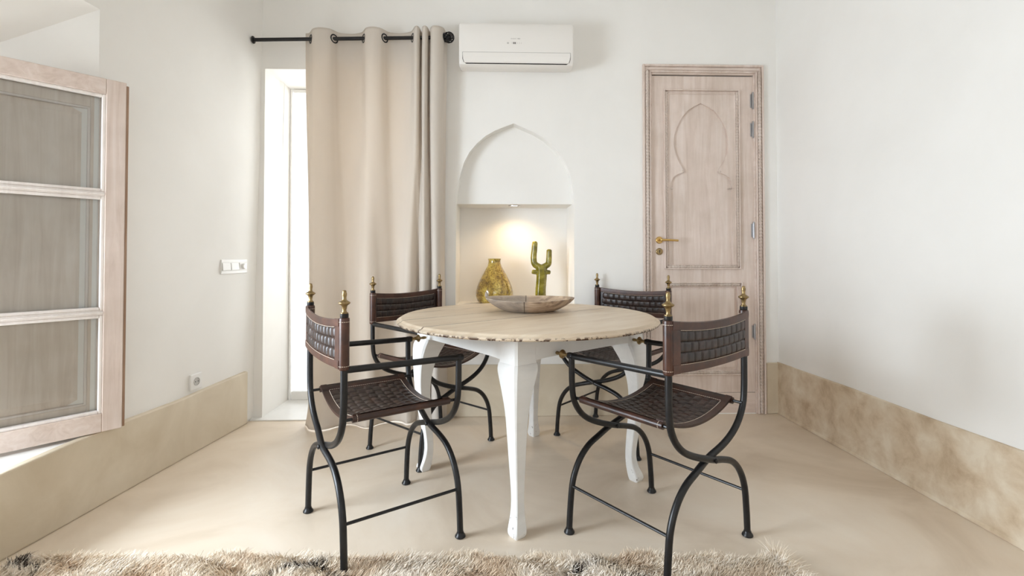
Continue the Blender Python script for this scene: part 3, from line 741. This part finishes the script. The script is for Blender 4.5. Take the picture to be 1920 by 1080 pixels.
mb.rings([oval(a_, b_, z, lip=l * 1.3) for a_, b_, z, l in sec]); mb.build('body', M['bowl'], bo, smooth=True, angle=50)
mb = MB(); mb.rings([[(-.2275 - .004, -.028, .074), (-.214, -.028, .074), (-.214, .004, .074), (-.2315, .004, .074)], [(-.2295, -.024, .098), (-.220, -.024, .100), (-.220, -.004, .097), (-.2295, -.004, .096)]])
mb.build('lug', M['bowl'], bo, bevel=.003)

# ------------------------------------------------------------ woven leather iron armchairs
def weave_height(cu_, cv_, A_):
    """Pillowed strap ends between slits, each row set off by half a strap."""
    j = math.floor(cv_); cu_ += .5 * (j % 2); i = math.floor(cu_); fu, fv = cu_ - i, cv_ - j
    e = (1 - abs(2 * fu - 1) ** 7) * (1 - abs(2 * fv - 1) ** 9)
    tilt = .78 + .22 * math.sin(math.pi * fv) + .10 * math.sin(5.1 * i + 3.7 * j)
    return A_ * e * tilt

def make_chair():
    t = empty('woven_leather_armchair')
    WB, WP = .232, .255
    def stube(y, side, name):
        P = [(.244, .700 if y > 0 else .868), (.244, .64), (.242, .56), (.233, .505), (.205, .457), (.160, .418), (.09, .385), (0, .356), (-.08, .334), (-.150, .308), (-.203, .262), (-.238, .195), (-.252, .105), (-.259, .012)]
        if y > 0: P[0] = (.244, .682)
        P = [(side * x, y, z) for x, z in P]
        yo = .0 if side > 0 else .0
        Q = catmull(P, 5)
        # the two bars of a cross pass one in front of the other
        Q = [Vector((p.x, p.y + side * .0085 * math.exp(-(p.x / .07) ** 2), p.z)) for p in Q]
        m_ = MB(); m_.tube(Q, .0118, 14); o = m_.build(name, M['iron'], t, smooth=True)
        m_ = MB(); m_.lathe([(.013, .020), (.0155, .012), (.0195, .008), (.0205, .003), (.018, .0)], 18, Matrix.Translation((side * -.259, y, 0))); m_.build('foot', M['iron'], o, smooth=True)
        return o
    for y in (-.215, .215):
        for s_ in (-1, 1): stube(y, s_, 'crossed_leg')
        m_ = MB(); m_.tube([(0, y - .024, .356), (0, y + .024, .356)], .006, 12); m_.lathe([(.009, 0), (.009, .003), (.005, .006), (.001, .0065)], 12, Matrix.Translation((0, y - .021, .356)) @ RX); m_.build('bolt', M['iron'], t, smooth=True)
    for s_ in (-1, 1):
        m_ = MB(); m_.tube([(s_ * .244, -.215, .682), (s_ * .244, .227, .672)], .0115, 14); m_.lathe([(.0125, -.012), (.0135, -.008), (.0135, .008), (.0125, .012)], 14, Matrix.Translation((s_ * .244, .219, .672)) @ RX)
        m_.build('armrest', M['iron'], t, smooth=True)
        m_ = MB(); m_.tube([(s_ * .2455, -.215, .175), (s_ * .2455, .215, .175)], .0055, 10); m_.build('stretcher', M['iron'], t, smooth=True)
        m_ = MB(); m_.tube([(s_ * .223, -.217, .508), (s_ * .223, .217, .508)], .0055, 10); m_.build('seat_rod', M['iron'], t, smooth=True)
        fp = [(.0125, 0), (.0125, .008), (.008, .010), (.0062, .018), (.0075, .024), (.0085, .032), (.0105, .038), (.0185, .045), (.0195, .048), (.0185, .051), (.0105, .057), (.0068, .062), (.0062, .070), (.0076, .080), (.0078, .088), (.0062, .092), (.0066, .096), (.0040, .100), (.0006, .101)]
        m_ = MB(); m_.lathe([(r_, z) for r_, z in fp], 18, Matrix.Translation((s_ * .244, -.215, .866)) @ Matrix.Scale(.80, 4, (0, 0, 1))); m_.build('back_finial', M['brass'], t, smooth=True, angle=50)
        m_ = MB(); m_.lathe([(.0122, -.004), (.0138, 0), (.0138, .010), (.0115, .013)], 16, Matrix.Translation((s_ * .244, -.215, .858))); m_.build('collar', M['iron'], t, smooth=True)
        fp2 = [(r_ * .92, z * .78) for r_, z in fp]
        m_ = MB(); m_.lathe(fp2, 18, Matrix.Translation((s_ * .244, .229, .672)) @ Matrix.Rotation(R(-90), 4, 'X'))
        fo = m_.build('arm_finial', M['brass'], t, smooth=True, angle=50); fo['side'] = s_
    # backrest: leather band wrapped round both posts, woven field between plain rims
    z0, z1 = .690, .852; hwid = .244
    def bow(u):  # u -1..1 -> y of the sheet (bows backwards)
        return -.229 - .013 * (1 - u * u)
    def zsag(u, z): return z - .012 * (1 - u * u) * (z - z0) / (z1 - z0) - .004 * (1 - u * u)
    nu, nv = 11, 3
    fu0, fu1, fz0, fz1 = -.86, .86, z0 + .026, z1 - .026
    def sheet(face_):
        def fn(u, v):
            uu = -1 + 2 * u; z = z0 + (z1 - z0) * v
            h = .0012
            if fu0 < uu < fu1 and fz0 < z < fz1:
                cu_ = (uu - fu0) / (fu1 - fu0) * nu; cv_ = (z - fz0) / (fz1 - fz0) * nv
                h = weave_height(cu_ + (0 if face_ > 0 else 0), cv_, .0062) - .003
            return (uu * hwid, bow(uu) + face_ * (.0022 + h), zsag(uu, z))
        return fn
    NU, NV = 132, 54
    m_ = MB(); m_.grid(NU, NV, sheet(-1)); m_.grid(NU, NV, sheet(1))
    bo_ = m_.build('backrest', M['leather'], t, smooth=True, angle=60)
    rim = MB()
    for zc in (z0 + .012, z1 - .012):
        rg = []
        for i in range(41):
            uu = -1 + 2 * i / 40; y = bow(uu); z = zsag(uu, zc); rg.append([(uu * hwid, y - .0050, z - .0125), (uu * hwid, y - .0058, z), (uu * hwid, y - .0050, z + .0125), (uu * hwid, y, z + .0150), (uu * hwid, y + .0050, z + .0125), (uu * hwid, y + .0058, z), (uu * hwid, y + .0050, z - .0125), (uu * hwid, y, z - .0150)])
        rim.rings(rg)
    for s_ in (-1, 1):
        rim.lathe([(.0135, z0 - .008), (.0165, z0 - .006), (.0172, z0), (.0168, (z0 + z1) / 2), (.0172, z1 - .003), (.0165, z1 + .002), (.0125, z1 + .004)], 20, Matrix.Translation((s_ * hwid, -.215, 0)))
        rim.rings([[(s_ * (hwid - .034), -.2365, z), (s_ * (hwid - .001), -.2325, z), (s_ * (hwid - .001), -.2270, z), (s_ * (hwid - .034), -.2310, z)] for z in (z0 - .004, z1 - .001)])
    stt = MB()
    def stitch(P, lift=None):
        L_ = 0
        for a_, b_ in zip(P[:-1], P[1:]):
            a_, b_ = Vector(a_), Vector(b_); n = max(1, int((b_ - a_).length / .0085))
            for k in range(n): stt.tube([a_.lerp(b_, (k + .12) / n), a_.lerp(b_, (k + .80) / n)], .0009, 5)
    for f_ in (-1, 1):
        for zc in (z0 + .0255, z1 - .0255):
            stitch([((-1 + 2 * i / 12) * hwid * .86, bow((-1 + 2 * i / 12) * .86) + f_ * .0052, zsag((-1 + 2 * i / 12) * .86, zc)) for i in range(13)])
    for s_ in (-1, 1):
        for zc in (z0 + .006, z1 - .010):
            stitch([(s_ * hwid + .0176 * math.cos(a_), -.215 + .0176 * math.sin(a_), zc) for a_ in [2 * math.pi * k / 16 for k in range(17)]])
    rim.build('leather_rim', M['leather_rim'], bo_, smooth=True, angle=50, extra=(stt, M['thread']))
    # seat: leather sling between the two side rods
    sx, sy0, sy1 = .223, -.178, .182
    def sag(u): return .520 - .052 * (1 - u * u) ** .9
    gx, gy = 11, 9
    def seat(face_):
        def fn(u, v):
            uu = -1 + 2 * u; y = sy0 + (sy1 - sy0) * v; h = .001
            if abs(uu) < .84 and sy0 + .028 < y < sy1 - .028:
                h = weave_height((uu + .84) / 1.68 * gx, (y - sy0 - .028) / (sy1 - sy0 - .056) * gy, .0060) - .003
            return (uu * sx, y, sag(uu) + face_ * (.0022 + h))
        return fn
    m_ = MB(); m_.grid(120, 96, seat(1)); m_.grid(40, 24, lambda u, v: ((-1 + 2 * u) * sx, sy0 + (sy1 - sy0) * v, sag(-1 + 2 * u) - .003))
    se = m_.build('seat', M['leather'], t, smooth=True, angle=60)
    rim = MB()
    for yc in (sy0 + .012, sy1 - .012):
        rg = []
        for i in range(41):
            uu = -1 + 2 * i / 40; z = sag(uu); x = uu * sx; rg.append([(x, yc - .0135, z), (x, yc - .012, z + .0045), (x, yc + .012, z + .0048), (x, yc + .0135, z), (x, yc + .012, z - .0048), (x, yc - .012, z - .0045)])
        rim.rings(rg)
    for s_ in (-1, 1):
        rim.tube([(s_ * .223, sy0 - .003, .508), (s_ * .223, sy1 + .003, .508)], .0125, 16)
        rg = []
        for yy in (sy0, sy1): rg.append([(s_ * .223, yy, .5205), (s_ * .186, yy, sag(.186 / sx) + .006), (s_ * .182, yy, sag(.182 / sx) + .001), (s_ * .205, yy, sag(.205 / sx) - .006), (s_ * .223, yy, .500)])
        rim.rings(rg)
    stt = MB()
    for yc in (sy0 + .026, sy1 - .026): stitch([((-1 + 2 * i / 14) * sx * .84, yc, sag((-1 + 2 * i / 14) * .84) + .0050) for i in range(15)])
    for s_ in (-1, 1):
        stitch([(s_ * sx * .845, sy0 + .026, sag(.845) + .0058), (s_ * sx * .845, sy1 - .026, sag(.845) + .0058)])
        stitch([(s_ * .223 + .0130 * math.cos(a_), sy0 + .012, .508 + .0130 * math.sin(a_)) for a_ in [2 * math.pi * k / 12 for k in range(13)]])
    rim.build('leather_rim', M['leather_edge'], se, smooth=True, angle=50, extra=(stt, M['thread']))
    return t

proto = make_chair()
GR = 'iron armchairs with woven leather around the table'
CH = [(.556, 1.848, 38.0, 'iron armchair with reddish brown woven leather rims, nearest on the right of the table', 0),
      (-.520, 1.919, -55.0, 'iron armchair with dark woven leather seen from behind, nearest on the left', 1),
      (-.452, 2.722, -130.0, 'iron armchair with woven leather in front of the long curtain, behind the table', 0),
      (.6025, 2.850, 138.5, 'iron armchair with woven leather in front of the carved door, behind the table', 0)]
for i, (x, y, a_, lab, drop) in enumerate(CH):
    o = proto if i == 0 else copy_tree(proto)
    o.location = (x, y, 0); o.rotation_euler = (0, 0, R(a_)); tag(o, lab, 'chair', GR)
    if drop:          # this chair has lost the brass end of its near arm
        for c in list(o.children):
            if c.name.startswith('arm_finial') and c.get('side', 0) == 1: bpy.data.objects.remove(c)
for o in C.objects:
    if 'side' in o.keys(): del o['side']

# ------------------------------------------------------------ shaggy rug
rug = empty('shag_rug', (-.40, 0, 0), 0, 'long cream shaggy wool rug with dark diamond lines along the front edge of the floor', 'rug')
RX0, RX1, RY0, RY1 = -1.285, 1.295, .55, 1.665
mb = MB(); mb.box(RX0, RX1, RY0, RY1, .001, .012); mb.build('backing', M['wool'], rug, bevel=.003)
def tufts(name, xs, ys, length, width, lean, seed, dark=None, parent=rug, z0=.010):
    g_ = np.random.default_rng(seed); n = len(xs)
    # clumped lean direction
    cl = np.sin(xs * 23 + np.sin(ys * 31) * 2) * 1.3 + np.sin(ys * 41 + xs * 17) * 1.2 + g_.normal(0, .7, n)
    L = length * g_.uniform(.65, 1.15, n); le = lean * g_.uniform(.3, 1.2, n)
    dx, dy = np.cos(cl) * le, np.sin(cl) * le
    wa = g_.uniform(0, np.pi, n); wx, wy = np.cos(wa) * width / 2, np.sin(wa) * width / 2
    K = 4; V = np.zeros((n, K, 2, 3))
    for k in range(K):
        t = k / (K - 1); f = 1 - .75 * t ** 2
        cx = xs + dx * L * t * t * 1.1 + np.sin(t * 5 + cl * 3) * .0022; cy = ys + dy * L * t * t * 1.1 + np.cos(t * 5 + cl * 2) * .0022
        cz = z0 + L * (t - .25 * t * t * le)
        for q, s_ in enumerate((-1, 1)):
            V[:, k, q, 0] = cx + s_ * wx * f; V[:, k, q, 1] = cy + s_ * wy * f; V[:, k, q, 2] = cz
    verts = V.reshape(-1, 3); base = (np.arange(n) * K * 2)[:, None, None]
    quad = np.array([[2 * k, 2 * k + 1, 2 * k + 3, 2 * k + 2] for k in range(K - 1)])[None]
    F = (base + quad).reshape(-1, 4)
    me = bpy.data.meshes.new(name); me.vertices.add(len(verts)); me.vertices.foreach_set('co', verts.ravel())
    me.loops.add(F.size); me.loops.foreach_set('vertex_index', F.ravel()); me.polygons.add(len(F))
    me.polygons.foreach_set('loop_start', np.arange(0, F.size, 4)); me.polygons.foreach_set('loop_total', np.full(len(F), 4))
    me.materials.append(M['wool']); me.materials.append(M['wool_dark'])
    if dark is not None: me.polygons.foreach_set('material_index', np.repeat(dark.astype(int), K - 1))
    me.update(); me.validate()
    o = bpy.data.objects.new(name, me); C.objects.link(o); o.parent = parent
    tag(o, kind='stuff'); return o
n1, n2 = 95000, 30000
xs = np.concatenate([rng.uniform(RX0, RX1, n1), rng.uniform(RX0, RX1, n2)]); ys = np.concatenate([rng.uniform(1.32, RY1 + .004, n1), rng.uniform(RY0, 1.32, n2)])
ys += np.sin(xs * 9) * .006 * (ys > 1.5) + np.sin(xs * 31) * .004 * (ys > 1.5)
per = .97; ph = ((xs + .285 + per / 2) % per) / per - .5          # diamonds with their tips near the far edge
zig = 1.645 - np.abs(ph) * per * .85
zig2 = 1.645 - (1 - np.abs(ph) * 2) * per * .425 - .05
dark = (np.abs(ys - zig + .02 * np.sin(xs * 60)) < .011) & (rng.uniform(0, 1, len(xs)) < .7)
dark |= (xs < RX0 + .035) & (ys > 1.60) & (rng.uniform(0, 1, len(xs)) < .65)
tufts('pile', xs, ys, .036, .0034, .75, 3, dark)
# plaited fringe on the right short side
ys = rng.uniform(RY0, RY1 + .01, 2600); xs = RX1 + rng.uniform(-.004, .012, 2600)
fr_ = tufts('fringe', xs, ys, .062, .0034, .9, 5)
